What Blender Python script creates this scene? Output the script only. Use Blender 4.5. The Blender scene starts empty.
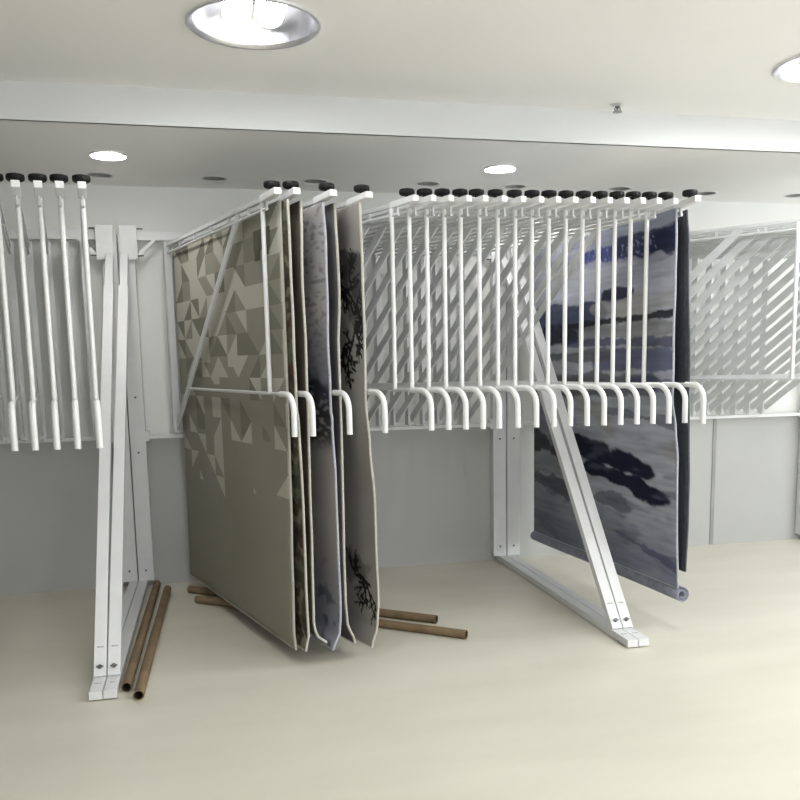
import bpy, bmesh, math, random
from mathutils import Vector, Matrix, noise
from mathutils.geometry import delaunay_2d_cdt
random.seed(7)
S = bpy.context.scene
COL = S.collection
PI = math.pi

# ------------------------------------------------------------------ materials
def principled(name, color, rough=0.5, metal=0.0, spec=0.5):
    m = bpy.data.materials.new(name); m.use_nodes = True
    b = m.node_tree.nodes['Principled BSDF']
    b.inputs['Base Color'].default_value = (*color, 1)
    b.inputs['Roughness'].default_value = rough
    b.inputs['Metallic'].default_value = metal
    b.inputs['Specular IOR Level'].default_value = spec
    return m, m.node_tree, b

def noisy(name, c1, c2, scale, rough=0.5, bump=0.0, spec=0.5, stretch=(1, 1, 1), detail=4):
    m, nt, b = principled(name, c1, rough, 0, spec)
    tc = nt.nodes.new('ShaderNodeTexCoord')
    mp = nt.nodes.new('ShaderNodeMapping'); mp.inputs['Scale'].default_value = stretch
    n = nt.nodes.new('ShaderNodeTexNoise'); n.inputs['Scale'].default_value = scale; n.inputs['Detail'].default_value = detail
    r = nt.nodes.new('ShaderNodeValToRGB')
    r.color_ramp.elements[0].position = 0.35; r.color_ramp.elements[0].color = (*c1, 1)
    r.color_ramp.elements[1].position = 0.65; r.color_ramp.elements[1].color = (*c2, 1)
    L = nt.links.new
    L(tc.outputs['Object'], mp.inputs['Vector']); L(mp.outputs[0], n.inputs['Vector'])
    L(n.outputs['Fac'], r.inputs[0]); L(r.outputs[0], b.inputs['Base Color'])
    if bump:
        bp = nt.nodes.new('ShaderNodeBump'); bp.inputs['Strength'].default_value = bump; bp.inputs['Distance'].default_value = 0.01
        L(n.outputs['Fac'], bp.inputs['Height']); L(bp.outputs[0], b.inputs['Normal'])
    return m

M = {}
M['steel'] = noisy('silver_grey_powder_coat', (.56, .57, .57), (.60, .61, .61), 14, rough=.38)
M['frame'] = noisy('white_frame_paint', (.70, .705, .71), (.73, .735, .74), 9, rough=.42)
M['tip'] = noisy('white_plastic_sleeve', (.74, .74, .735), (.77, .77, .765), 12, rough=.35)
M['black'] = noisy('black_plastic', (.007, .007, .007), (.012, .012, .011), 60, rough=.6, spec=.2)
M['dark'] = noisy('dark_bolt_steel', (.06, .06, .06), (.1, .1, .1), 80, rough=.45)
M['print'] = noisy('grey_print', (.22, .22, .22), (.62, .62, .62), 160, rough=.6)
M['wall'] = noisy('white_wall_paint', (.76, .765, .74), (.79, .79, .77), 1.3, rough=.7, spec=.25)
M['darkwall'] = noisy('charcoal_wall_paint', (.10, .10, .10), (.13, .13, .125), 1.2, rough=.7, spec=.25)  # unseen left wall made dark to cut fill light in the left bay
M['panel'] = noisy('grey_wall_board', (.42, .425, .41), (.455, .46, .445), 1.2, rough=.65, spec=.25)
M['ceil'] = noisy('white_ceiling_paint', (.87, .865, .845), (.89, .885, .865), 1.1, rough=.75, spec=.2)
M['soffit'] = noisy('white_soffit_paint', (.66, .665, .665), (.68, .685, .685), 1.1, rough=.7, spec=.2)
M['floor'] = noisy('cream_vinyl_floor', (.63, .60, .51), (.68, .65, .56), 1.6, rough=.33, spec=.45, stretch=(.6, 2.2, 1))
M['groove'] = noisy('grey_joint', (.27, .275, .27), (.31, .31, .30), 5, rough=.8)
M['card'] = noisy('brown_cardboard', (.15, .10, .052), (.21, .145, .08), 9, rough=.75, stretch=(1, 1, 1))
M['cardin'] = noisy('cardboard_core', (.05, .032, .02), (.075, .05, .03), 9, rough=.9)
M['chrome'] = principled('polished_reflector', (.84, .84, .88), .26, 1.0)[0]
M['trimring'] = principled('lamp_trim', (.72, .72, .70), .35, .3)[0]
M['recess'] = noisy('dim_lamp_recess', (.24, .24, .23), (.3, .3, .29), 20, rough=.6)
M['sprink'] = principled('brushed_sprinkler', (.3, .3, .29), .35, .9)[0]
M['bind'] = noisy('cream_binding', (.44, .425, .37), (.50, .485, .43), 60, rough=.85, bump=.3)
M['bindgrey'] = noisy('grey_binding', (.36, .37, .41), (.43, .44, .48), 60, rough=.85, bump=.3)
M['backing'] = noisy('charcoal_rug_backing', (.055, .06, .068), (.075, .08, .09), 40, rough=.9, bump=.3)
M['hem'] = noisy('slate_rolled_hem', (.17, .18, .23), (.26, .27, .32), 14, rough=.9, bump=.3)
M['tag'] = noisy('olive_tag', (.055, .058, .035), (.08, .082, .05), 30, rough=.8)
def emis(name, col, s):
    m = bpy.data.materials.new(name); m.use_nodes = True; nt = m.node_tree
    nt.nodes.clear(); o = nt.nodes.new('ShaderNodeOutputMaterial'); e = nt.nodes.new('ShaderNodeEmission')
    e.inputs[0].default_value = (*col, 1); e.inputs[1].default_value = s
    nt.links.new(e.outputs[0], o.inputs[0]); return m
BIG_E, SMALL_E = 88.0, 170.0
M['bulb'] = emis('big_lamp_bulb', (.97, .98, 1.0), BIG_E)
M['bulb_old'] = emis('aged_big_lamp_bulb', (.97, .98, 1.0), BIG_E * .48)  # left-hand lamps dimmed to keep the left bay darker
M['bulbs_old'] = emis('aged_small_lamp_bulb', (1.0, .98, .94), SMALL_E * .6)  # same dimming for the small lamp over the left bay
M['bulbs'] = emis('small_lamp_bulb', (1.0, .98, .94), SMALL_E)

def pile_bump(nt, b, scale=260, strength=.35):
    n = nt.nodes.new('ShaderNodeTexNoise'); n.inputs['Scale'].default_value = scale
    tc = nt.nodes.new('ShaderNodeTexCoord'); bp = nt.nodes.new('ShaderNodeBump')
    bp.inputs['Strength'].default_value = strength; bp.inputs['Distance'].default_value = .004
    nt.links.new(tc.outputs['Object'], n.inputs['Vector']); nt.links.new(n.outputs['Fac'], bp.inputs['Height'])
    nt.links.new(bp.outputs[0], b.inputs['Normal'])

def attr_mat(name):
    m, nt, b = principled(name, (.5, .5, .5), .92, 0, .15)
    a = nt.nodes.new('ShaderNodeAttribute'); a.attribute_name = 'pattern'
    nt.links.new(a.outputs['Color'], b.inputs['Base Color']); pile_bump(nt, b); return m
M['weave'] = attr_mat('rug_weave')

def triangle_mat():
    # half-square triangles, a tone per triangle, thinning out towards the bottom of the rug (a printed design)
    m, nt, b = principled('triangle_rug', (.3, .3, .25), .9, 0, .15)
    N = nt.nodes.new; L = nt.links.new
    def math_(op, a, c=None):
        n = N('ShaderNodeMath'); n.operation = op
        for i, v in enumerate((a, c)):
            if v is None: continue
            if isinstance(v, (int, float)): n.inputs[i].default_value = v
            else: L(v, n.inputs[i])
        return n.outputs[0]
    uvn = N('ShaderNodeAttribute'); uvn.attribute_name = 'rug_uv'
    sp = N('ShaderNodeSeparateXYZ'); L(uvn.outputs['Vector'], sp.inputs[0])
    U = math_('MULTIPLY', sp.outputs[0], 1 / .165); V = math_('MULTIPLY', sp.outputs[1], 1 / .118)
    fu, fv = math_('FRACT', U), math_('FRACT', V); iu, iv = math_('FLOOR', U), math_('FLOOR', V)
    cell = N('ShaderNodeCombineXYZ'); L(iu, cell.inputs[0]); L(iv, cell.inputs[1])
    w0 = N('ShaderNodeTexWhiteNoise'); w0.noise_dimensions = '3D'; L(cell.outputs[0], w0.inputs['Vector'])
    flip = math_('GREATER_THAN', w0.outputs['Value'], .5)
    fu2 = math_('ABSOLUTE', math_('SUBTRACT', flip, fu))
    tri = math_('GREATER_THAN', math_('ADD', fu2, fv), 1.0)
    cid = N('ShaderNodeCombineXYZ'); L(iu, cid.inputs[0]); L(iv, cid.inputs[1]); L(math_('ADD', math_('MULTIPLY', tri, 7.3), 3.1), cid.inputs[2])
    w1 = N('ShaderNodeTexWhiteNoise'); w1.noise_dimensions = '3D'; L(cid.outputs[0], w1.inputs['Vector'])
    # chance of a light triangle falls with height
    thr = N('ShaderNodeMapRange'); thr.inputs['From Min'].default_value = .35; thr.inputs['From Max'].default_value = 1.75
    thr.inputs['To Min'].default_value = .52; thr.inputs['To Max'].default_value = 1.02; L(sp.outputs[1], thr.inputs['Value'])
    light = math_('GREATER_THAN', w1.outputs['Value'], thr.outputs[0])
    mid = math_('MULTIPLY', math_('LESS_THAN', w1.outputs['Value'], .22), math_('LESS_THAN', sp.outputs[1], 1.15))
    def mix(f, a, c):
        n = N('ShaderNodeMix'); n.data_type = 'RGBA'; L(f, n.inputs[0])
        for s, v in ((6, a), (7, c)):
            if isinstance(v, tuple): n.inputs[s].default_value = (*v, 1)
            else: L(v, n.inputs[s])
        return n.outputs[2]
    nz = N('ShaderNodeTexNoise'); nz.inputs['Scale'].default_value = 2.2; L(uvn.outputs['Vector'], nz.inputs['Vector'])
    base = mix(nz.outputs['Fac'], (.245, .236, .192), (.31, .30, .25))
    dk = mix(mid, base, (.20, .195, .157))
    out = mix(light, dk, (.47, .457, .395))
    L(out, b.inputs['Base Color']); pile_bump(nt, b); return m
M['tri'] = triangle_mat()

# ------------------------------------------------------------------ mesh helpers
class MB:
    def __init__(s): s.bm = bmesh.new()
    def box(s, x0, x1, y0, y1, z0, z1, bevel=0):
        r = bmesh.ops.create_cube(s.bm, size=1)
        for v in r['verts']:
            v.co = Vector((x0 + (v.co.x + .5) * (x1 - x0), y0 + (v.co.y + .5) * (y1 - y0), z0 + (v.co.z + .5) * (z1 - z0)))
        if bevel:
            es = {e for v in r['verts'] for e in v.link_edges}
            bmesh.ops.bevel(s.bm, geom=list(es), offset=bevel, segments=2, affect='EDGES', profile=.7)
        return s
    def beam(s, a, b, wx, wn, side=Vector((1, 0, 0)), bevel=0):
        a, b = Vector(a), Vector(b); d = (b - a).normalized()
        side = (side - d * side.dot(d)).normalized(); n = d.cross(side)
        vs = []
        for p in (a, b):
            for i, j in ((-1, -1), (1, -1), (1, 1), (-1, 1)):
                vs.append(s.bm.verts.new(p + side * (i * wx / 2) + n * (j * wn / 2)))
        fs = [s.bm.faces.new([vs[i] for i in q]) for q in ((3, 2, 1, 0), (4, 5, 6, 7), (0, 1, 5, 4), (1, 2, 6, 5), (2, 3, 7, 6), (3, 0, 4, 7))]
        if bevel:
            es = {e for v in vs for e in v.link_edges}
            bmesh.ops.bevel(s.bm, geom=list(es), offset=bevel, segments=2, affect='EDGES', profile=.7)
        return s
    def tube(s, pts, r, n=10, caps=True):
        pts = [Vector(p) for p in pts]; rings = []
        up = Vector((.013, .31, .95)).normalized()
        for i, p in enumerate(pts):
            d = (pts[min(i + 1, len(pts) - 1)] - pts[max(i - 1, 0)]).normalized()
            if abs(d.dot(up)) > .97: up = Vector((1, .02, .03)).normalized()
            u = (up - d * up.dot(d)).normalized(); up = u; v = d.cross(u)
            rings.append([s.bm.verts.new(p + (u * math.cos(2 * PI * k / n) + v * math.sin(2 * PI * k / n)) * r) for k in range(n)])
        for A, B in zip(rings, rings[1:]):
            for k in range(n): s.bm.faces.new((A[k], A[(k + 1) % n], B[(k + 1) % n], B[k]))
        if caps: s.bm.faces.new(rings[0][::-1]); s.bm.faces.new(rings[-1])
        return s
    def lathe(s, prof, n=32, c=(0, 0, 0), wob=None):
        c = Vector(c); rings = []
        for r, z in prof:
            if r < 1e-6: rings.append([s.bm.verts.new(c + Vector((0, 0, z)))]); continue
            rings.append([s.bm.verts.new(c + Vector((math.cos(2 * PI * k / n), math.sin(2 * PI * k / n), 0)) * (r * (wob(k) if wob else 1)) + Vector((0, 0, z))) for k in range(n)])
        for A, B in zip(rings, rings[1:]):
            for k in range(n):
                if len(A) == 1 and len(B) == 1: continue
                if len(A) == 1: s.bm.faces.new((A[0], B[(k + 1) % n], B[k]))
                elif len(B) == 1: s.bm.faces.new((A[k], A[(k + 1) % n], B[0]))
                else: s.bm.faces.new((A[k], A[(k + 1) % n], B[(k + 1) % n], B[k]))
        return s
    def build(s, name, mat, parent=None, smooth=False):
        bmesh.ops.recalc_face_normals(s.bm, faces=s.bm.faces)
        me = bpy.data.meshes.new(name); s.bm.to_mesh(me); s.bm.free()
        me.materials.append(mat)
        if smooth:
            for p in me.polygons: p.use_smooth = True
            try: me.set_sharp_from_angle(angle=math.radians(50))
            except Exception: pass
        o = bpy.data.objects.new(name, me); COL.objects.link(o)
        if parent is not None: o.parent = parent
        return o

def empty(name, loc, rz=0):
    o = bpy.data.objects.new(name, None); o.empty_display_size = .1
    o.location = loc; o.rotation_euler = (0, 0, rz); COL.objects.link(o); return o
def tag(o, label, cat, group=None):
    o['label'] = label; o['category'] = cat
    if group: o['group'] = group
    return o
def struct(o): o['kind'] = 'structure'; return o
def copy_tree(o, parent=None):
    c = o.copy(); COL.objects.link(c)
    if parent is not None: c.parent = parent
    for ch in o.children: copy_tree(ch, c)
    return c

# ------------------------------------------------------------------ room shell
YW = .06; XL, XR, YB = -3.6, 6.4, -10.2
ZC, ZB, YS = 2.849, 2.673, -1.449          # shop ceiling, lower ceiling of the display bay, soffit face
BIG = [(.24, -2.34), (2.92, -2.34), (5.64, -2.34), (.24, -4.9), (2.94, -4.9), (5.64, -4.9), (2.94, -7.5), (5.64, -7.5)]
SMALL = [(x, -.805) for x in (-.49, 1.80, 4.09)]
SPOTS = [(.087, -.25), (.727, -.25), (1.474, -.28), (2.089, -.27), (2.849, -.30), (3.56, -.23), (4.289, -.25), (-.6, -.25)]
RB, RS, RR = .245, .092, .075

def holed(name, x0, x1, y0, y1, z, holes, mat):
    co = [(x0, y0), (x1, y0), (x1, y1), (x0, y1)]; ed = [(0, 1), (1, 2), (2, 3), (3, 0)]
    for hx, hy, r in holes:
        k0 = len(co); n = 40
        co += [(hx + r * math.cos(2 * PI * k / n), hy + r * math.sin(2 * PI * k / n)) for k in range(n)]
        ed += [(k0 + k, k0 + (k + 1) % n) for k in range(n)]
    vs, es, fs = delaunay_2d_cdt([Vector(c) for c in co], ed, [], 1, 1e-6)[:3]
    me = bpy.data.meshes.new(name); keep = []
    for f in fs:
        c = sum((Vector(vs[i]) for i in f), Vector((0, 0))) / len(f)
        if all((c - Vector((hx, hy))).length > r * .97 or all(abs((Vector(vs[i]) - Vector((hx, hy))).length - r) > 1e-3 for i in f) for hx, hy, r in holes): keep.append(f)
    me.from_pydata([(v[0], v[1], z) for v in vs], [], keep)
    me.materials.append(mat)
    o = bpy.data.objects.new(name, me); COL.objects.link(o)
    return struct(o)

holed('ceiling', XL, XR, YB, YS, ZC, [(x, y, RB) for x, y in BIG], M['ceil'])
holed('ceiling_bay', XL, XR, YS, YW, ZB, [(x, y, RS) for x, y in SMALL] + [(x, y, RR) for x, y in SPOTS], M['ceil'])
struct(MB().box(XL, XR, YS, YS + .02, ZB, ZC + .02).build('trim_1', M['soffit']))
struct(MB().box(XL, XR, YB - .2, YW + .1, -.06, 0).build('floor', M['floor']))
struct(MB().box(XL, XR, YW, YW + .1, 0, ZB).build('wall_back', M['wall']))
struct(MB().box(XL, XR, YW - .004, YW, 0, 1.035).build('wall_back_panel', M['panel']))
struct(MB().box(XL - .1, XL, YB, YW, 0, ZC).build('wall_left', M['darkwall']))
# unseen walls behind the camera and at right, openings added for soft fill light
def wall_with_openings(name, axis, pos, a0, a1, opens, z0, z1, t):
    m = MB(); edges = [a0] + [e for o in opens for e in o] + [a1]
    def seg(p, q, za, zb):
        if axis == 'y': m.box(p, q, pos - t, pos, za, zb)
        else: m.box(pos, pos + t, p, q, za, zb)
    for i in range(0, len(edges), 2): seg(edges[i], edges[i + 1], 0, ZC)
    for p, q in opens:
        if z0 > 0: seg(p, q, 0, z0)
        seg(p, q, z1, ZC)
    return struct(m.build(name, M['wall']))
FRONT_OPEN = [(-.4, 2.6), (3.2, 5.8)]
RIGHT_OPEN = [(-9.4, -6.6), (-6.0, -3.4), (-2.8, -.9)]
wall_with_openings('wall_front', 'y', YB, XL, XR, FRONT_OPEN, .15, 2.6, .1)
wall_with_openings('wall_right', 'x', XR, YB, YW, RIGHT_OPEN, .15, 2.6, .1)
wn = 0
for axis, opens in (('y', FRONT_OPEN), ('x', RIGHT_OPEN)):
    for p, q in opens:
        wn += 1; m = MB()
        for a, b, za, zb in ((p, q, .15, .2), (p, q, 2.55, 2.6), (p, p + .05, .2, 2.55), (q - .05, q, .2, 2.55), ((p + q) / 2 - .025, (p + q) / 2 + .025, .2, 2.55)):
            if axis == 'y': m.box(a, b, YB - .07, YB - .03, za, zb)
            else: m.box(XR + .03, XR + .07, a, b, za, zb)
        struct(m.build('window_%d' % wn, M['frame']))
        l = bpy.data.lights.new('window_portal', 'AREA'); l.shape = 'RECTANGLE'; l.size = q - p; l.size_y = 2.45; l.cycles.is_portal = True
        o = bpy.data.objects.new('window_portal', l); COL.objects.link(o)
        if axis == 'y': o.location = ((p + q) / 2, YB - .12, 1.375); o.rotation_euler = (PI / 2, 0, 0)
        else: o.location = (XR + .12, (p + q) / 2, 1.375); o.rotation_euler = (PI / 2, 0, PI / 2)
# joint strip of the wall boards
struct(MB().box(3.865, 3.895, YW - .010, YW - .004, 0, 1.03).build('trim_2', M['groove']))

# ------------------------------------------------------------------ ceiling fixtures
def downlight(name, x, y, z, r, deep, big):
    t = empty(name, (x, y, z))
    MB().lathe([(r * .97, .004), (r * 1.0, -.006), (r * 1.05, -.012), (r * 1.085, -.008), (r * 1.09, 0)], 40).build('trim_ring', M['chrome'] if big else M['trimring'], t, True)
    MB().lathe([(r * .97, .004), (r * .93, deep * .25), (r * .8, deep * .6), (r * .55, deep * .92), (r * .2, deep), (0, deep)], 40).build('reflector', M['chrome'], t, True)
    if big:
        for s in (-1, 1):
            b = MB().tube([(s * .066, -.185, deep * .30), (s * .066, -.165, deep * .30), (s * .066, .03, deep * .36), (s * .066, .045, deep * .36)], .058, 14).build('bulb', M['bulb_old' if x < 1 else 'bulb'], t, True)
            MB().tube([(s * .066, .0455, deep * .36), (s * .066, .15, deep * .42)], .036, 12).build('socket', M['trimring'], b, True)
    else:
        MB().lathe([(0, -.020), (r * .38, -.014), (r * .64, deep * .10), (r * .68, deep * .25), (r * .62, deep * .5), (r * .3, deep * .8), (0, deep * .82)], 20).build('bulb', M['bulbs_old' if x < 1 else 'bulbs'], t, True)
    return t
in_view_big = {(.24, -2.34): 'large round chrome downlight above the rug racks, at the top edge of the photo',
               (2.92, -2.34): 'large round chrome downlight cut off by the right edge of the photo'}
for x, y in BIG:
    t = downlight('recessed_downlight', x, y, ZC, RB, .17, True)
    tag(t, in_view_big.get((x, y), 'large round chrome downlight in the shop ceiling outside the photo'), 'ceiling light', 'large ceiling downlights')
in_view_small = {-.49: 'small lit downlight in the lower ceiling above the left double rack upright',
                 1.80: 'small lit downlight in the lower ceiling above the row of empty rack arms'}
for x, y in SMALL:
    t = downlight('small_downlight', x, y, ZB, RS, .10, False)
    tag(t, in_view_small.get(x, 'small lit downlight in the lower ceiling outside the photo'), 'ceiling light', 'small downlights over the bay')
spot_lab = ['unlit dark recessed ceiling spot midway between the left lit downlight and the rug knobs',
            'unlit dark recessed ceiling spot above the knobs of the hanging beige and grey rugs',
            'unlit dark recessed ceiling spot above the first empty arms, left of the middle lit downlight',
            'unlit dark recessed ceiling spot just behind and right of the middle lit downlight',
            'unlit dark recessed ceiling spot above the arms in front of the blue rug',
            'unlit dark recessed ceiling spot right beside the black knob over the blue rug',
            'unlit dark recessed ceiling spot nearest the right edge of the photo',
            'unlit dark recessed ceiling spot right beside the last knob of the left row']
for (x, y), lb in zip(SPOTS, spot_lab):
    t = empty('recessed_spot', (x, y, ZB))
    MB().lathe([(RR * .97, .002), (RR, -.003), (RR * 1.12, -.004), (RR * 1.14, 0)], 28).build('trim_ring', M['trimring'], t, True)
    MB().lathe([(RR * .97, .002), (RR * .85, .05), (RR * .4, .075), (0, .075)], 28).build('recess_cup', M['recess'], t, True)
    tag(t, lb, 'ceiling spot', 'unlit recessed spots')
t = empty('fire_sprinkler', (2.20, -1.57, ZC))
MB().lathe([(0, -.0005), (.036, -.0005), (.038, -.004), (.02, -.010), (0, -.010)], 24).build('cover_plate', M['trimring'], t, True)
m = MB().lathe([(0, -.008), (.014, -.010), (.014, -.018), (.006, -.022), (.005, -.03), (0, -.03)], 14)
for s in (-1, 1): m.tube([(s * .011, 0, -.016), (s * .017, 0, -.026), (s * .006, 0, -.038)], .0035, 6)
m.build('nozzle', M['sprink'], t, True)
MB().lathe([(0, -.036), (.024, -.037), (.025, -.041), (0, -.043)], 18).build('deflector', M['sprink'], t, True)
tag(t, 'small metal fire sprinkler hanging from the ceiling just before the white soffit', 'sprinkler')

# ------------------------------------------------------------------ rack frames
FX = [-3.2, -.544, 2.117, 4.75]           # seam between the paired uprights
LF = 2.077; HF = .046
def rack_frame(xa, xb, label, sides=(1, 1)):
    t = empty('rug_rack_frame', ((xa + xb) / 2, 0, 0)); cx = (xa + xb) / 2
    for x, s in ((xa, 1), (xb, -1)):
        X = lambda d: x - cx + s * d
        b = lambda d0, d1: (min(X(d0), X(d1)), max(X(d0), X(d1)))
        p0, p1 = b(.004, .104)
        up = MB().box(p0, p1, -.02, .05, HF, 2.36, .003).build('post', M['frame'], t)
        c0 = X(.054)
        m = MB()
        for z in (.12, .93, 1.30): m.tube([(c0, -.0205, z), (c0, -.026, z)], .007, 8)
        m.build('bolt', M['dark'], up)
        f0, f1 = b(.002, .061)
        ft = MB().box(f0, f1, -LF, .05, .006, HF, .003).build('foot', M['frame'], t)
        for ya in (-LF + .05, -.1): MB().box(f0 + .006, f1 - .006, ya, ya + .08, 0, .006).build('rubber_pad', M['black'], ft)
        A = Vector((X(.0315), -1.885, HF - .004)); B = Vector((X(.046), -.045, 2.25))
        d = (B - A)
        br = MB().beam(A, A + d * .885, .058, .042, bevel=.003).build('brace', M['frame'], t)
        MB().beam(A + d * .86, A + d * .985, .046, .032, bevel=.002).build('brace_extension', M['frame'], br)
        MB().beam(A + d * .052 + Vector((0, -.0215, .009)), A + d * .0545 + Vector((0, -.0215, .009)), .03, .002).build('sticker', M['print'], br)
        dn = d.normalized(); nrm = Vector((0, -dn.z, dn.y)).normalized()
        p = A + dn * .045 + nrm * .021
        m = MB().tube([p - nrm * .001, p + nrm * .012], .010, 8); m.tube([p + nrm * .008 + Vector((-.016, 0, 0)), p + nrm * .008 + Vector((.016, 0, 0))], .004, 6)
        m.build('wing_bolt', M['dark'], br)
        m = MB().box(X(.0315) - .016, X(.0315) + .016, -LF + .1, -LF + .106, HF, HF + .0015); m.build('sticker', M['print'], ft)
        q0, q1 = b(.020, .128)
        pl = MB().box(q0, q1, -.062, -.050, 2.19, 2.405, .003).build('bracket_plate', M['frame'], t)
        m = MB()
        for z in (2.215, 2.385): m.tube([(X(.128), -.056, z), (X(.165), -.056, z)], .005, 8)
        m.build('bolt', M['dark'], pl)
        MB().box(min(X(.03), X(.1)), max(X(.03), X(.1)), -.050, -.02, 2.26, 2.40).build('spacer_block', M['frame'], pl)
        MB().beam((X(.125), -.035, 2.215), (X(.235), -.02, 2.325), .012, .022, Vector((0, 1, 0))).build('gusset', M['frame'], t)
        m = MB().box(min(X(.104), X(.13)), max(X(.104), X(.13)), -.03, .03, 1.005, 1.075).build('lower_bracket', M['frame'], t)
    MB().box(xa - cx + .104, xb - cx - .104, -.028, .028, 2.318, 2.378, .003).build('top_beam', M['frame'], t)
    MB().box(xa - cx + .104, xb - cx - .104, -.024, .024, 1.022, 1.046, .003).build('lower_beam', M['frame'], t)
    return tag(t, label, 'rug rack frame', 'rug rack frames side by side')
rack_frame(FX[0], FX[1], 'white steel rack frame at far left, holding the five empty arms seen end-on')
rack_frame(FX[1], FX[2], 'white steel rack frame in the middle, holding the hanging beige and grey rugs')
rack_frame(FX[2], FX[3], 'white steel rack frame at right, holding the blue brushstroke rug')

# ------------------------------------------------------------------ swing arms
ZH = 1.05                                   # arm origin height (lower pivot)
def z_(z): return z - ZH
def make_arm():
    t = empty('rack_swing_arm', (0, 0, ZH))
    m = MB().box(-.0225, .0225, -.0225, .0225, z_(1.06), z_(2.305), .002)
    m.lathe([(0, z_(1.048)), (.008, z_(1.048)), (.008, z_(1.06)), (0, z_(1.06))], 8)
    m.box(-.040, -.0225, -.01, .01, z_(1.09), z_(1.10)); m.box(-.040, -.0225, -.01, .01, z_(2.26), z_(2.27))
    m.build('rear_post', M['steel'], t)
    MB().box(.0225, 1.78, -.010, .010, z_(2.271), z_(2.291), .002).build('top_bar', M['steel'], t)
    m = MB().tube([(.0225, 0, z_(2.232)), (1.80, 0, z_(2.232))], .0075, 8)
    for L in (.3, .62, .95, 1.25, 1.55, 1.79): m.box(L - .007, L + .007, -.005, .005, z_(2.232), z_(2.272))
    m.build('rug_rail', M['steel'], t, True)
    MB().beam((.0225, 0, z_(1.10)), (1.40, 0, z_(2.268)), .010, .048, Vector((0, 1, 0))).build('diagonal_stay', M['steel'], t)
    MB().tube([(1.74, 0, z_(1.36)), (1.74, 0, z_(2.275))], .0118, 10).build('front_rod', M['tip'], t, True)
    MB().tube([(.325, 0, z_(1.36)), (1.92, 0, z_(1.36))], .0085, 8).build('lower_bar', M['steel'], t, True)
    hp = [(1.88, 0, 1.36), (1.955, 0, 1.36)] + [(1.955 + .08 * math.sin(a), 0, 1.28 + .08 * math.cos(a)) for a in [PI / 2 * k / 7 for k in range(1, 8)]] + [(2.035, 0, 1.165)]
    MB().tube([(x, y, z_(z)) for x, y, z in hp], .0145, 12).build('hook', M['tip'], t, True)
    MB().beam((1.75, 0, z_(2.281)), (1.94, 0, z_(2.290)), .036, .030, Vector((0, 1, 0)), bevel=.004).build('end_tab', M['tip'], t)
    k = MB().lathe([(0, .0), (.030, .0), (.038, .006), (.039, .018), (.036, .027), (.026, .030), (0, .030)], 36, (1.868, 0, z_(2.313)), lambda k: 1 - .035 * (k % 3 == 0))
    k.lathe([(.008, -.012), (.008, .001)], 8, (1.868, 0, z_(2.313)))
    k.build('knob', M['black'], t, True)
    return t
proto = make_arm(); used = False
def place_arm(Rx, th, label, group, dz=0):
    global used
    o = proto if not used else copy_tree(proto); used = True
    o.location = (Rx, -.07, ZH + dz); o.rotation_euler = (0, 0, math.radians(th) - PI / 2)
    return tag(o, label, 'rack arm', group)
ORD = 'first second third fourth fifth sixth seventh eighth ninth tenth eleventh twelfth thirteenth fourteenth fifteenth sixteenth seventeenth eighteenth nineteenth'.split()
TH = [17.33, 16.6, 18.56, 20.55, 24.82, 24.19, 23.59, 23.02, 22.25, 21.96, 21.69, 21.24, 20.65, 20.1, 19.65, 19.15, 18.6, 18.0, 17.4, 16.9]
rugarm = ['white swing arm whose frame stands against the beige triangle rug',
          'white swing arm between the dark patterned rug and the plain brown-backed rug',
          'white swing arm holding the lilac-grey rug with the blue-black patch',
          'white swing arm with its hook just right of the grey rug with black branches']
RX = lambda k: -.233 + (.110 * k if k < 4 else .33 + .106 * (k - 3))
for k in range(20):
    if k < 4: lb = rugarm[k]
    elif k < 12: lb = '%s empty white swing arm to the right of the grey branch-print rug' % ORD[k - 4]
    else: lb = '%s empty white swing arm counted leftwards from the blue brushstroke rug' % ORD[19 - k]
    place_arm(RX(k), TH[k], lb, 'swing arms of the middle rack')
LTH = [7.41, 7.96, 8.67, 9.27, 10.03, 10.8, 11.5, 12.2, 12.9, 13.6]
for j, th in enumerate(LTH):
    if j < 5: lb = ['white swing arm seen end-on right beside the left double upright, last of the left row',
                    'white swing arm seen end-on, second from the left double upright',
                    'white swing arm seen end-on, middle of the five at the left edge',
                    'white swing arm seen end-on, fourth from the left double upright',
                    'white swing arm seen end-on at the very left edge of the photo'][j]
    else: lb = 'white swing arm of the left rack, its front cut off by the photo edge'
    place_arm(-.745 - .11 * j, th, lb, 'swing arms of the left rack', -.012)
place_arm(2.33, 3.0, 'white swing arm whose knob and hook show at the front edge of the blue rug', 'swing arms of the right rack')
for j in range(16):
    lb = ('white swing arm with its front rod upright at the right edge of the photo' if j == 0 else
          '%s white swing arm behind the one with its rod at the right photo edge' % ORD[j - 1])
    place_arm(2.40 + .12 * j, 34.9 - .2 * j, lb, 'swing arms of the right rack')

# ------------------------------------------------------------------ rugs
def lerp_tab(tab, z):                       # tab: (z, value) with z falling
    if z >= tab[0][0]: return tab[0][1]
    for (za, a), (zb, b) in zip(tab, tab[1:]):
        if z >= zb:
            f = (za - z) / (za - zb); f = f * f * (3 - 2 * f); return a + (b - a) * f
    return tab[-1][1]
def smooth(a, b, x):
    t = min(1, max(0, (x - a) / (b - a))); return t * t * (3 - 2 * t)
def mixc(a, b, f): return tuple(a[i] + (b[i] - a[i]) * f for i in range(3))

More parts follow.
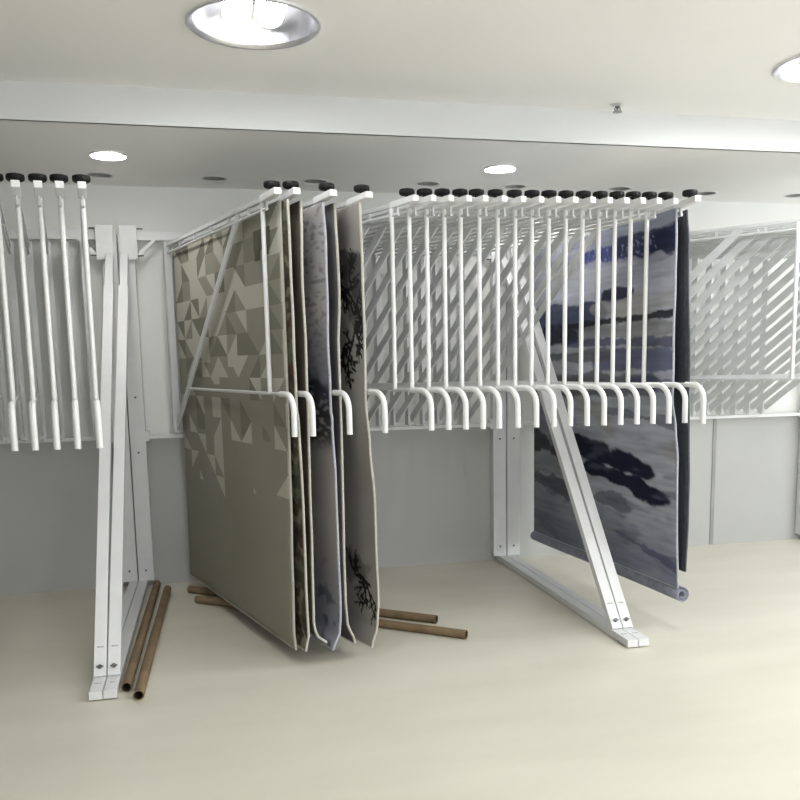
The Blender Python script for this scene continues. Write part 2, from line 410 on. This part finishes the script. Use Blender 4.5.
def hang_rug(Rx, th, side, L0, L1, zt, zb, wtab, mat, bind, label, color=None, nx=60, nz=110, group='rugs hanging on the rack arms', thick=.010, zrear=None, ripple=.004, seed=0, nobind=False):
    th = math.radians(th)
    ax = Vector((math.sin(th), -math.cos(th), 0)); n = Vector((math.cos(th), math.sin(th), 0))
    base = Vector((Rx, -.07, 0)); me = bpy.data.meshes.new('hanging_rug')
    vs, cols, uvs = [], [], []
    def P(u, v):
        zz = zb + ((zrear if zrear is not None else zb) - zb) * (1 - u)
        z = zt + (zz - zt) * v
        zq = zt + (zb - zt) * v
        w0 = side * .034
        w = w0 + (lerp_tab(wtab, zq) - w0) * smooth(-.15, 1.0, u)
        w += side * ripple * (noise.noise(Vector((u * 3 + seed, v * 2.2, seed))) + .4) * smooth(0, .4, v)
        w += (.0045 if side < 0 else .003) * noise.noise(Vector((seed * 3.7, v * 8.5, 0))) * smooth(.4, 1, u)
        if zq > 1.25: w = side * max(side * w, .0265)
        return base + ax * (L0 + (L1 - L0) * u) + n * w + Vector((0, 0, z))
    org = base + ax * (L0 + L1) / 2; org.z = zb
    for j in range(nz + 1):
        for i in range(nx + 1):
            u, v = i / nx, j / nz
            vs.append(P(u, v) - org); uvs.append((u * (L1 - L0), v * (zt - zb), 0))
            if color: cols.append(color(u, v))
    N = nx + 1
    fs = [(j * N + i, j * N + i + 1, (j + 1) * N + i + 1, (j + 1) * N + i) for j in range(nz) for i in range(nx)]
    me.from_pydata(vs, [], fs)
    for p in me.polygons: p.use_smooth = True
    a = me.attributes.new('rug_uv', 'FLOAT_VECTOR', 'POINT'); a.data.foreach_set('vector', [c for q in uvs for c in q])
    if color:
        ca = me.attributes.new('pattern', 'FLOAT_COLOR', 'POINT'); ca.data.foreach_set('color', [c for q in cols for c in (*q, 1)])
    me.materials.append(mat); me.materials.append(M['backing'])
    o = bpy.data.objects.new('hanging_rug', me); COL.objects.link(o); o.location = org
    so = o.modifiers.new('thickness', 'SOLIDIFY'); so.thickness = thick; so.offset = 0
    if not nobind:
        path = [P(1, v / 60) - org for v in range(61)]; MB().tube(path, .0066, 8).build('edge_binding', bind, o, True)
        path = [P(u / 30, 1) - org for u in range(30, -1, -1)]; MB().tube(path, .0066, 8).build('bottom_binding', bind, o, True)
        path = [P(0, v / 30) - org for v in range(31)]; MB().tube(path, .006, 8).build('edge_binding', bind, o, True)
    # webbing loops sewn to the top edge
    tag(o, label, 'rug', group)
    return o, P, org

def fb(x, y, s=0, o=3): return noise.fractal(Vector((x, y, s)), 1.0, 2.0, o) 

def col_traditional(u, v):                 # dark olive-brown carpet with a busy traditional border
    c = (.075, .066, .045)
    k = noise.noise(Vector((u * 34, v * 44, 1.3)))
    if k > .12: c = (.20, .185, .13)
    if noise.noise(Vector((u * 20, v * 26, 6.1))) > .33: c = (.10, .06, .045)
    if noise.noise(Vector((u * 15, v * 15, 9.1))) > .28: c = (.13, .14, .10)
    band = abs((v * 9) % 1 - .5)
    return mixc(c, (.035, .032, .025), .55 if band < .13 else 0)
def col_brown(u, v):
    f = .5 + .5 * fb(u * 6, v * 9, 2)
    return mixc((.055, .047, .034), (.13, .115, .085), f)
def col_lilac(u, v):                       # grey-lilac, scratchy weave at top, blue then black patch, grey, blue foot
    s = noise.noise(Vector((u * 30 + v * 9, v * 120, 3))); g = .5 + .5 * fb(u * 5, v * 7, 4)
    c = mixc((.33, .315, .30), (.45, .43, .415), g)
    w = smooth(.02, .1, v) * (1 - smooth(.15, .34, v)); tex = smooth(-.1, .35, s)
    c = mixc(c, (.42, .42, .45), .6 * tex * smooth(0, .05, v) * (1 - smooth(.1, .3, v)))
    c = mixc(c, (.13, .13, .15), .6 * smooth(.1, .3, -s) * (1 - smooth(.3, .4, v)))
    bl = smooth(.24, .38, v + .06 * fb(u * 6, v * 6, 8)) * (1 - smooth(.40, .47, v)); c = mixc(c, (.15, .155, .20), .8 * bl)
    bk = smooth(.34, .40, v + .07 * fb(u * 9, v * 9, 11)) * (1 - smooth(.50, .56, v)); c = mixc(c, (.022, .023, .03), bk * (.95 - .6 * (smooth(.05, .4, s))))
    ft = smooth(.76, .92, v + .08 * fb(u * 5, v * 5, 21)); c = mixc(c, (.30, .305, .36), ft)
    c = mixc(c, (.06, .065, .1), .7 * ft * smooth(.1, .4, fb(u * 16, v * 22, 5)))
    return c
def col_greyback(u, v):
    f = .5 + .5 * fb(u * 5, v * 8, 14); return mixc((.075, .073, .075), (.15, .145, .145), f)
_br = random.Random(5); TW = []
def _grow(x, y, a, l, d):
    if d == 0 or l < .008: return
    for _ in range(4):
        x2, y2 = x + math.cos(a) * l / 4, y + math.sin(a) * l / 4; TW.append((x, y, x2, y2, .0035 + .0016 * d)); x, y = x2, y2; a += _br.uniform(-.45, .45)
        if _br.random() < .75: _grow(x, y, a + _br.choice((-1, 1)) * _br.uniform(.5, 1.2), l * .62, d - 1)
    _grow(x, y, a + _br.uniform(-.5, .5), l * .7, d - 1)
for bx, by, aa, ll, dd in ((1.80, .56, 1.9, .14, 4), (1.72, .44, 3.6, .13, 4), (1.84, .36, 2.6, .15, 4), (1.74, .42, .6, .13, 4), (1.70, 1.86, .3, .16, 3), (1.8, 1.9, 3.5, .14, 3)): _grow(bx, by, aa, ll, dd)
def col_branch(u, v):                      # warm grey with black tangled branches
    x, y = u * 1.87, v * 2.2
    g = .5 + .5 * fb(u * 4, v * 5, 31); c = mixc((.25, .24, .215), (.34, .325, .30), g)
    dk = smooth(-.05, .35, fb(u * 7, v * 6, 33)) * smooth(.02, .28, v + .12 * fb(u * 6, v * 6, 3)) * (1 - smooth(.26, .46, v)); c = mixc(c, (.07, .065, .06), .6 * dk * smooth(1.0, .8, u))
    for cx, cy, rx, ry, k in ((1.80, .33, .13, .12, .85), (1.70, .27, .12, .08, .8), (1.83, .50, .10, .12, .8), (1.60, 1.82, .2, .10, .55)):
        q = ((x - cx) / rx) ** 2 + ((y - cy) / ry) ** 2 + .7 * fb(x * 14, y * 14, 3)
        c = mixc(c, (.05, .045, .045), k * (1 - smooth(.6, 1.2, q)))
    if x > 1.2 and (.05 < y < 1.1 or 1.5 < y < 2.2):
        for x0, y0, x1, y1, r in TW:
            if abs(x - x0) > .06 or abs(y - y0) > .06: continue
            dx, dy = x1 - x0, y1 - y0; q = max(0, min(1, ((x - x0) * dx + (y - y0) * dy) / (dx * dx + dy * dy + 1e-9)))
            if math.hypot(x - x0 - q * dx, y - y0 - q * dy) < r: return (.016, .015, .015)
    return c
# strokes: (u0,v0,u1,v1, half height, colour, strength, roughness of edge)
STROKES = [
    (.35, .035, 1.05, .03, .040, (.20, .22, .275), .8, .02),
    (.45, .075, .90, .075, .028, (.035, .045, .16), .95, .04),
    (.70, .060, 1.05, .062, .030, (.020, .026, .060), .95, .03),
    (.83, .095, .95, .10, .022, (.018, .024, .055), .95, .03),
    (.45, .125, 1.05, .13, .030, (.34, .35, .40), .75, .05),
    (.60, .190, .74, .188, .018, (.018, .022, .05), .95, .03),
    (.00, .235, .48, .235, .040, (.030, .042, .085), .9, .05),
    (.50, .225, 1.05, .22, .018, (.36, .35, .36), .6, .04),
    (.05, .300, .30, .300, .035, (.012, .014, .028), .95, .04),
    (.30, .272, 1.05, .262, .009, (.018, .019, .024), .95, .012),
    (.45, .300, 1.05, .300, .020, (.21, .215, .21), .7, .03),
    (.30, .328, 1.05, .335, .013, (.055, .065, .12), .8, .02),
    (.55, .385, 1.05, .385, .028, (.045, .055, .13), .75, .04),
    (.10, .370, .60, .365, .022, (.10, .105, .11), .8, .03),
    (.05, .460, .85, .455, .035, (.045, .046, .055), .75, .04),
    (.80, .445, 1.05, .46, .022, (.05, .06, .12), .7, .03),
    (.60, .530, 1.05, .555, .014, (.10, .105, .14), .7, .03),
    (.30, .650, .50, .655, .034, (.012, .013, .030), 1.0, .03),
    (.44, .665, .82, .695, .030, (.012, .013, .032), 1.0, .025),
    (.48, .715, .90, .760, .028, (.012, .013, .032), 1.0, .025),
    (.04, .665, .25, .690, .030, (.030, .032, .036), .85, .04),
    (.06, .790, .35, .83, .026, (.05, .052, .065), .7, .05),
    (.55, .800, .75, .82, .016, (.06, .062, .09), .6, .05),
    (.65, .900, 1.0, .945, .012, (.07, .075, .14), .7, .03)]
def col_brush(u, v):
    g = .5 + .5 * fb(u * 2.0, v * 9, 41, 4); h = .5 + .5 * fb(u * 9, v * 40, 43, 3)
    c = mixc((.265, .277, .345), (.48, .49, .545), .65 * g + .35 * h)
    c = mixc(c, (.29, .28, .23), .6 * smooth(.1, .5, fb(u * 3, v * 7, 47)))
    c = mixc(c, (.15, .165, .23), .8 * smooth(.78, 1, v + .08 * fb(u * 4, v * 9, 49)))
    c = mixc(c, (.11, .115, .125), .55 * (1 - smooth(.1, .5, u)) * smooth(.42, .55, v))
    for u0, v0, u1, v1, hh, col, k, e in STROKES:
        q = max(0, min(1, (u - u0) / (u1 - u0))); vc = v0 + (v1 - v0) * q
        du = max(u0 - u, 0, u - u1) * .5
        d = math.hypot(du * .7, v - vc) + e * fb(u * 5 + vc * 50, v * 13, 3.3, 4) * .5 + .004 * fb(u * 22, v * 60, 8)
        f = 1 - smooth(hh * .78, hh * 1.1, d)
        if f > 0: c = mixc(c, col, f * k )
    st = fb(u * 5, v * 60, 51, 3); c = tuple(q * (1 + .26 * st) for q in c); c = mixc(c, (.10, .105, .15), .55 * smooth(.12, .5, fb(u * 5, v * 22, 57)) * smooth(.5, .75, v))
    sp = smooth(.15, .4, noise.noise(Vector((u * 70, v * 110, 2))))
    if .45 < u < .9 and .04 < v < .115: c = mixc(c, (.30, .31, .42), .5 * sp)
    return tuple(max(.004, q) for q in c)

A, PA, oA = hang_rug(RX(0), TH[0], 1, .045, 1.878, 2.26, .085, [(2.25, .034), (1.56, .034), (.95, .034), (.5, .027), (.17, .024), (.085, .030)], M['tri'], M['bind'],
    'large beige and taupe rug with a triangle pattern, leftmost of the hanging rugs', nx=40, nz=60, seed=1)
B_, _, _ = hang_rug(RX(1), TH[1], -1, .045, 1.908, 2.255, .09, [(2.24, -.035), (1.98, -.030), (1.56, -.027), (.95, -.012), (.75, -.010), (.17, -.004), (.09, -.022)], M['weave'], M['bind'],
    'dark rug with a busy traditional pattern, edge showing just right of the triangle rug', col_traditional, 110, 200, seed=2)
C_, _, _ = hang_rug(RX(1), TH[1], 1, .045, 1.900, 2.255, .11, [(2.24, .034), (1.98, .030), (1.23, .033), (.74, .031), (.20, .026), (.155, .04), (.11, .09)], M['weave'], M['bind'],
    'brown rug showing only a dark sliver and a cream edge curling right at its foot', col_brown, 60, 110, seed=3)
D_, _, _ = hang_rug(RX(2), TH[2], -1, .045, 1.894, 2.25, .075, [(2.23, -.035), (2.08, -.028), (1.57, -.027), (1.23, -.02), (.94, -.010), (.25, -.006), (.16, -.012), (.075, -.05)], M['weave'], M['bindgrey'],
    'lilac-grey rug with a blue-black patch halfway down and a bluish foot', col_lilac, 150, 230, seed=4)
E_, _, _ = hang_rug(RX(2), TH[2], 1, .045, 1.883, 2.255, .08, [(2.25, .034), (1.8, .042), (1.56, .030), (.93, .030), (.32, .028), (.2, .034), (.08, .077)], M['weave'], M['bind'],
    'rug seen as a narrow dark sliver with pale edge, between lilac-grey and branch-print rugs', col_greyback, 60, 110, seed=5)
F_, _, _ = hang_rug(RX(3), TH[3], -1, .045, 1.907, 2.255, .065, [(2.25, -.034), (1.99, -.028), (1.32, -.027), (1.1, -.012), (.82, .010), (.3, .016), (.17, .010), (.065, -.022)], M['weave'], M['bind'],
    'warm grey rug printed with black tangled branches, rightmost of the left group', col_branch, 230, 270, seed=6)
G_, PG, oG = hang_rug(2.33, 3.0, -1, .045, 1.80, 2.265, .24, [(2.27, -.032), (2.1, -.028), (1.69, -.027), (1.30, -.027), (1.12, .0), (.96, .014), (.58, .022), (.3, .034), (.24, .038)], M['weave'], M['bindgrey'],
    'blue and grey rug with dark navy brushstrokes and a rolled bottom hem', col_brush, 180, 300, seed=7, zrear=.24)
H_, _, _ = hang_rug(2.33, 3.0, 1, .045, 1.79, 2.26, .33, [(2.26, .034), (2.1, .05), (1.38, .075), (.74, .092), (.5, .092), (.33, .086)], M['backing'], M['backing'],
    'charcoal-backed rug showing as a dark vertical strip behind the blue rug edge', None, 50, 90, seed=8)
# rolled bottom hem of the blue rug: a spiral of cloth running its whole length
def rolled_hem():
    m = MB(); bm = m.bm; rings = []
    th = math.radians(3.0); n = Vector((math.cos(th), math.sin(th), 0)); ax = Vector((math.sin(th), -math.cos(th), 0))
    K = 34
    for s in range(25):
        u = s / 24; p = PG(u, 1) - oG; p = p + ax * ((u - .5) * .05); ring = []
        for k in range(K + 1):
            a = -PI / 2 + 2 * PI * 1.6 * k / K; r = .041 - .024 * k / K
            ring.append(bm.verts.new(p + n * (.0 + r * math.sin(a + PI / 2) * 1.0 + .012) + Vector((0, 0, -.034 + r * -math.sin(a)))))
        rings.append(ring)
    for Ra, Rb in zip(rings, rings[1:]):
        for k in range(K): bm.faces.new((Ra[k], Ra[k + 1], Rb[k + 1], Rb[k]))
    o = m.build('rolled_hem', M['hem'], G_, True)
    so = o.modifiers.new('thickness', 'SOLIDIFY'); so.thickness = .009; so.offset = 0
rolled_hem()
# dark olive tag pinned to the triangle rug
m = MB()
thA = math.radians(TH[0]); nA = Vector((math.cos(thA), math.sin(thA), 0)); aA = Vector((math.sin(thA), -math.cos(thA), 0))
def quad_slab(u0, u1, v0, v1):
    c = [PA(u0, v0), PA(u1, v0), PA(u1, v1), PA(u0, v1)]
    vs = [m.bm.verts.new(p - oA - nA * d) for d in (.0065, .0095) for p in c]
    for q in ((0, 1, 2, 3), (7, 6, 5, 4), (0, 4, 5, 1), (1, 5, 6, 2), (2, 6, 7, 3), (3, 7, 4, 0)): m.bm.faces.new([vs[i] for i in q])
quad_slab(.81, .93, .045, .09); quad_slab(.815, .85, .09, .112); quad_slab(.885, .92, .09, .105)
lt = m.build('label_tag', M['tag'], A); lt['label'] = 'dark olive tag'

# ------------------------------------------------------------------ cardboard tubes
def card_tube(a, b, r, label, group):
    a, b = Vector(a), Vector(b); c = (a + b) / 2; t = empty('cardboard_tube', (c.x, c.y, 0)); c = Vector((c.x, c.y, 0))
    d = (b - a).normalized(); m = MB(); bm = m.bm; n = 20
    u = d.cross(Vector((0, 0, 1))).normalized(); w = u.cross(d); R = []
    for p, rr in ((a, r), (b, r), (b, r * .8), (a, r * .8)):
        R.append([bm.verts.new(p - c + (u * math.cos(2 * PI * k / n) + w * math.sin(2 * PI * k / n)) * rr) for k in range(n)])
    for i, j in ((0, 1), (1, 2), (3, 0)):
        for k in range(n): bm.faces.new((R[i][k], R[i][(k + 1) % n], R[j][(k + 1) % n], R[j][k]))
    m.build('tube_wall', M['card'], t, True)
    m = MB(); q = []
    for p in (a + d * .004, b - d * .004): q.append([m.bm.verts.new(p - c + (u * math.cos(2 * PI * k / n) + w * math.sin(2 * PI * k / n)) * r * .795) for k in range(n)])
    for k in range(n): m.bm.faces.new((q[0][k], q[0][(k + 1) % n], q[1][(k + 1) % n], q[1][k]))
    m.build('bore', M['cardin'], t, True)
    return tag(t, label, 'cardboard tube', group)
r = .0245
card_tube((-.448, -2.0, r), (-.420, -.04, r), r, 'brown cardboard tube lying right beside the left rack foot', 'cardboard tubes on the floor')
card_tube((-.385, -2.12, r), (-.345, -.20, r), r, 'brown cardboard tube lying one tube away from the left rack foot', 'cardboard tubes on the floor')
card_tube((-.20, -.25, r), (1.21, -1.375, r), r, 'brown cardboard tube under the hanging rugs, the shorter-showing one nearer the wall', 'cardboard tubes on the floor')
card_tube((-.15, -.52, r), (1.295, -1.69, r), r, 'brown cardboard tube under the hanging rugs, the one nearer the camera', 'cardboard tubes on the floor')

# ------------------------------------------------------------------ sky fill through the added openings, camera, view
w = bpy.data.worlds.new('world'); S.world = w; w.use_nodes = True
bg = w.node_tree.nodes['Background']; bg.inputs[0].default_value = (.93, .97, 1.0, 1); bg.inputs[1].default_value = 3.4

f, px, py, yaw, pit, rol = 859.7354, 409.1541, 484.0982, .2240, .1407, -.0176
fw = Vector((math.sin(yaw) * math.cos(pit), math.cos(yaw) * math.cos(pit), -math.sin(pit)))
rt = Vector((math.cos(yaw), -math.sin(yaw), 0)); up = rt.cross(fw)
rt, up = math.cos(rol) * rt + math.sin(rol) * up, -math.sin(rol) * rt + math.cos(rol) * up
cam = bpy.data.cameras.new('camera'); co = bpy.data.objects.new('camera', cam); COL.objects.link(co)
cam.sensor_width = 36; cam.lens = f / 800 * 36; cam.shift_x = (400 - px) / 800; cam.shift_y = (py - 400) / 800; cam.clip_end = 60
co.matrix_world = Matrix(((rt.x, up.x, -fw.x, 0), (rt.y, up.y, -fw.y, -6.0376), (rt.z, up.z, -fw.z, 1.5), (0, 0, 0, 1)))
S.camera = co
S.view_settings.view_transform = 'Standard'; S.view_settings.look = 'None'; S.view_settings.gamma = 1
S.view_settings.use_curve_mapping = False; S.view_settings.exposure = 0.27
S.cycles.max_bounces = 10; S.cycles.diffuse_bounces = 6; S.cycles.sample_clamp_indirect = 6
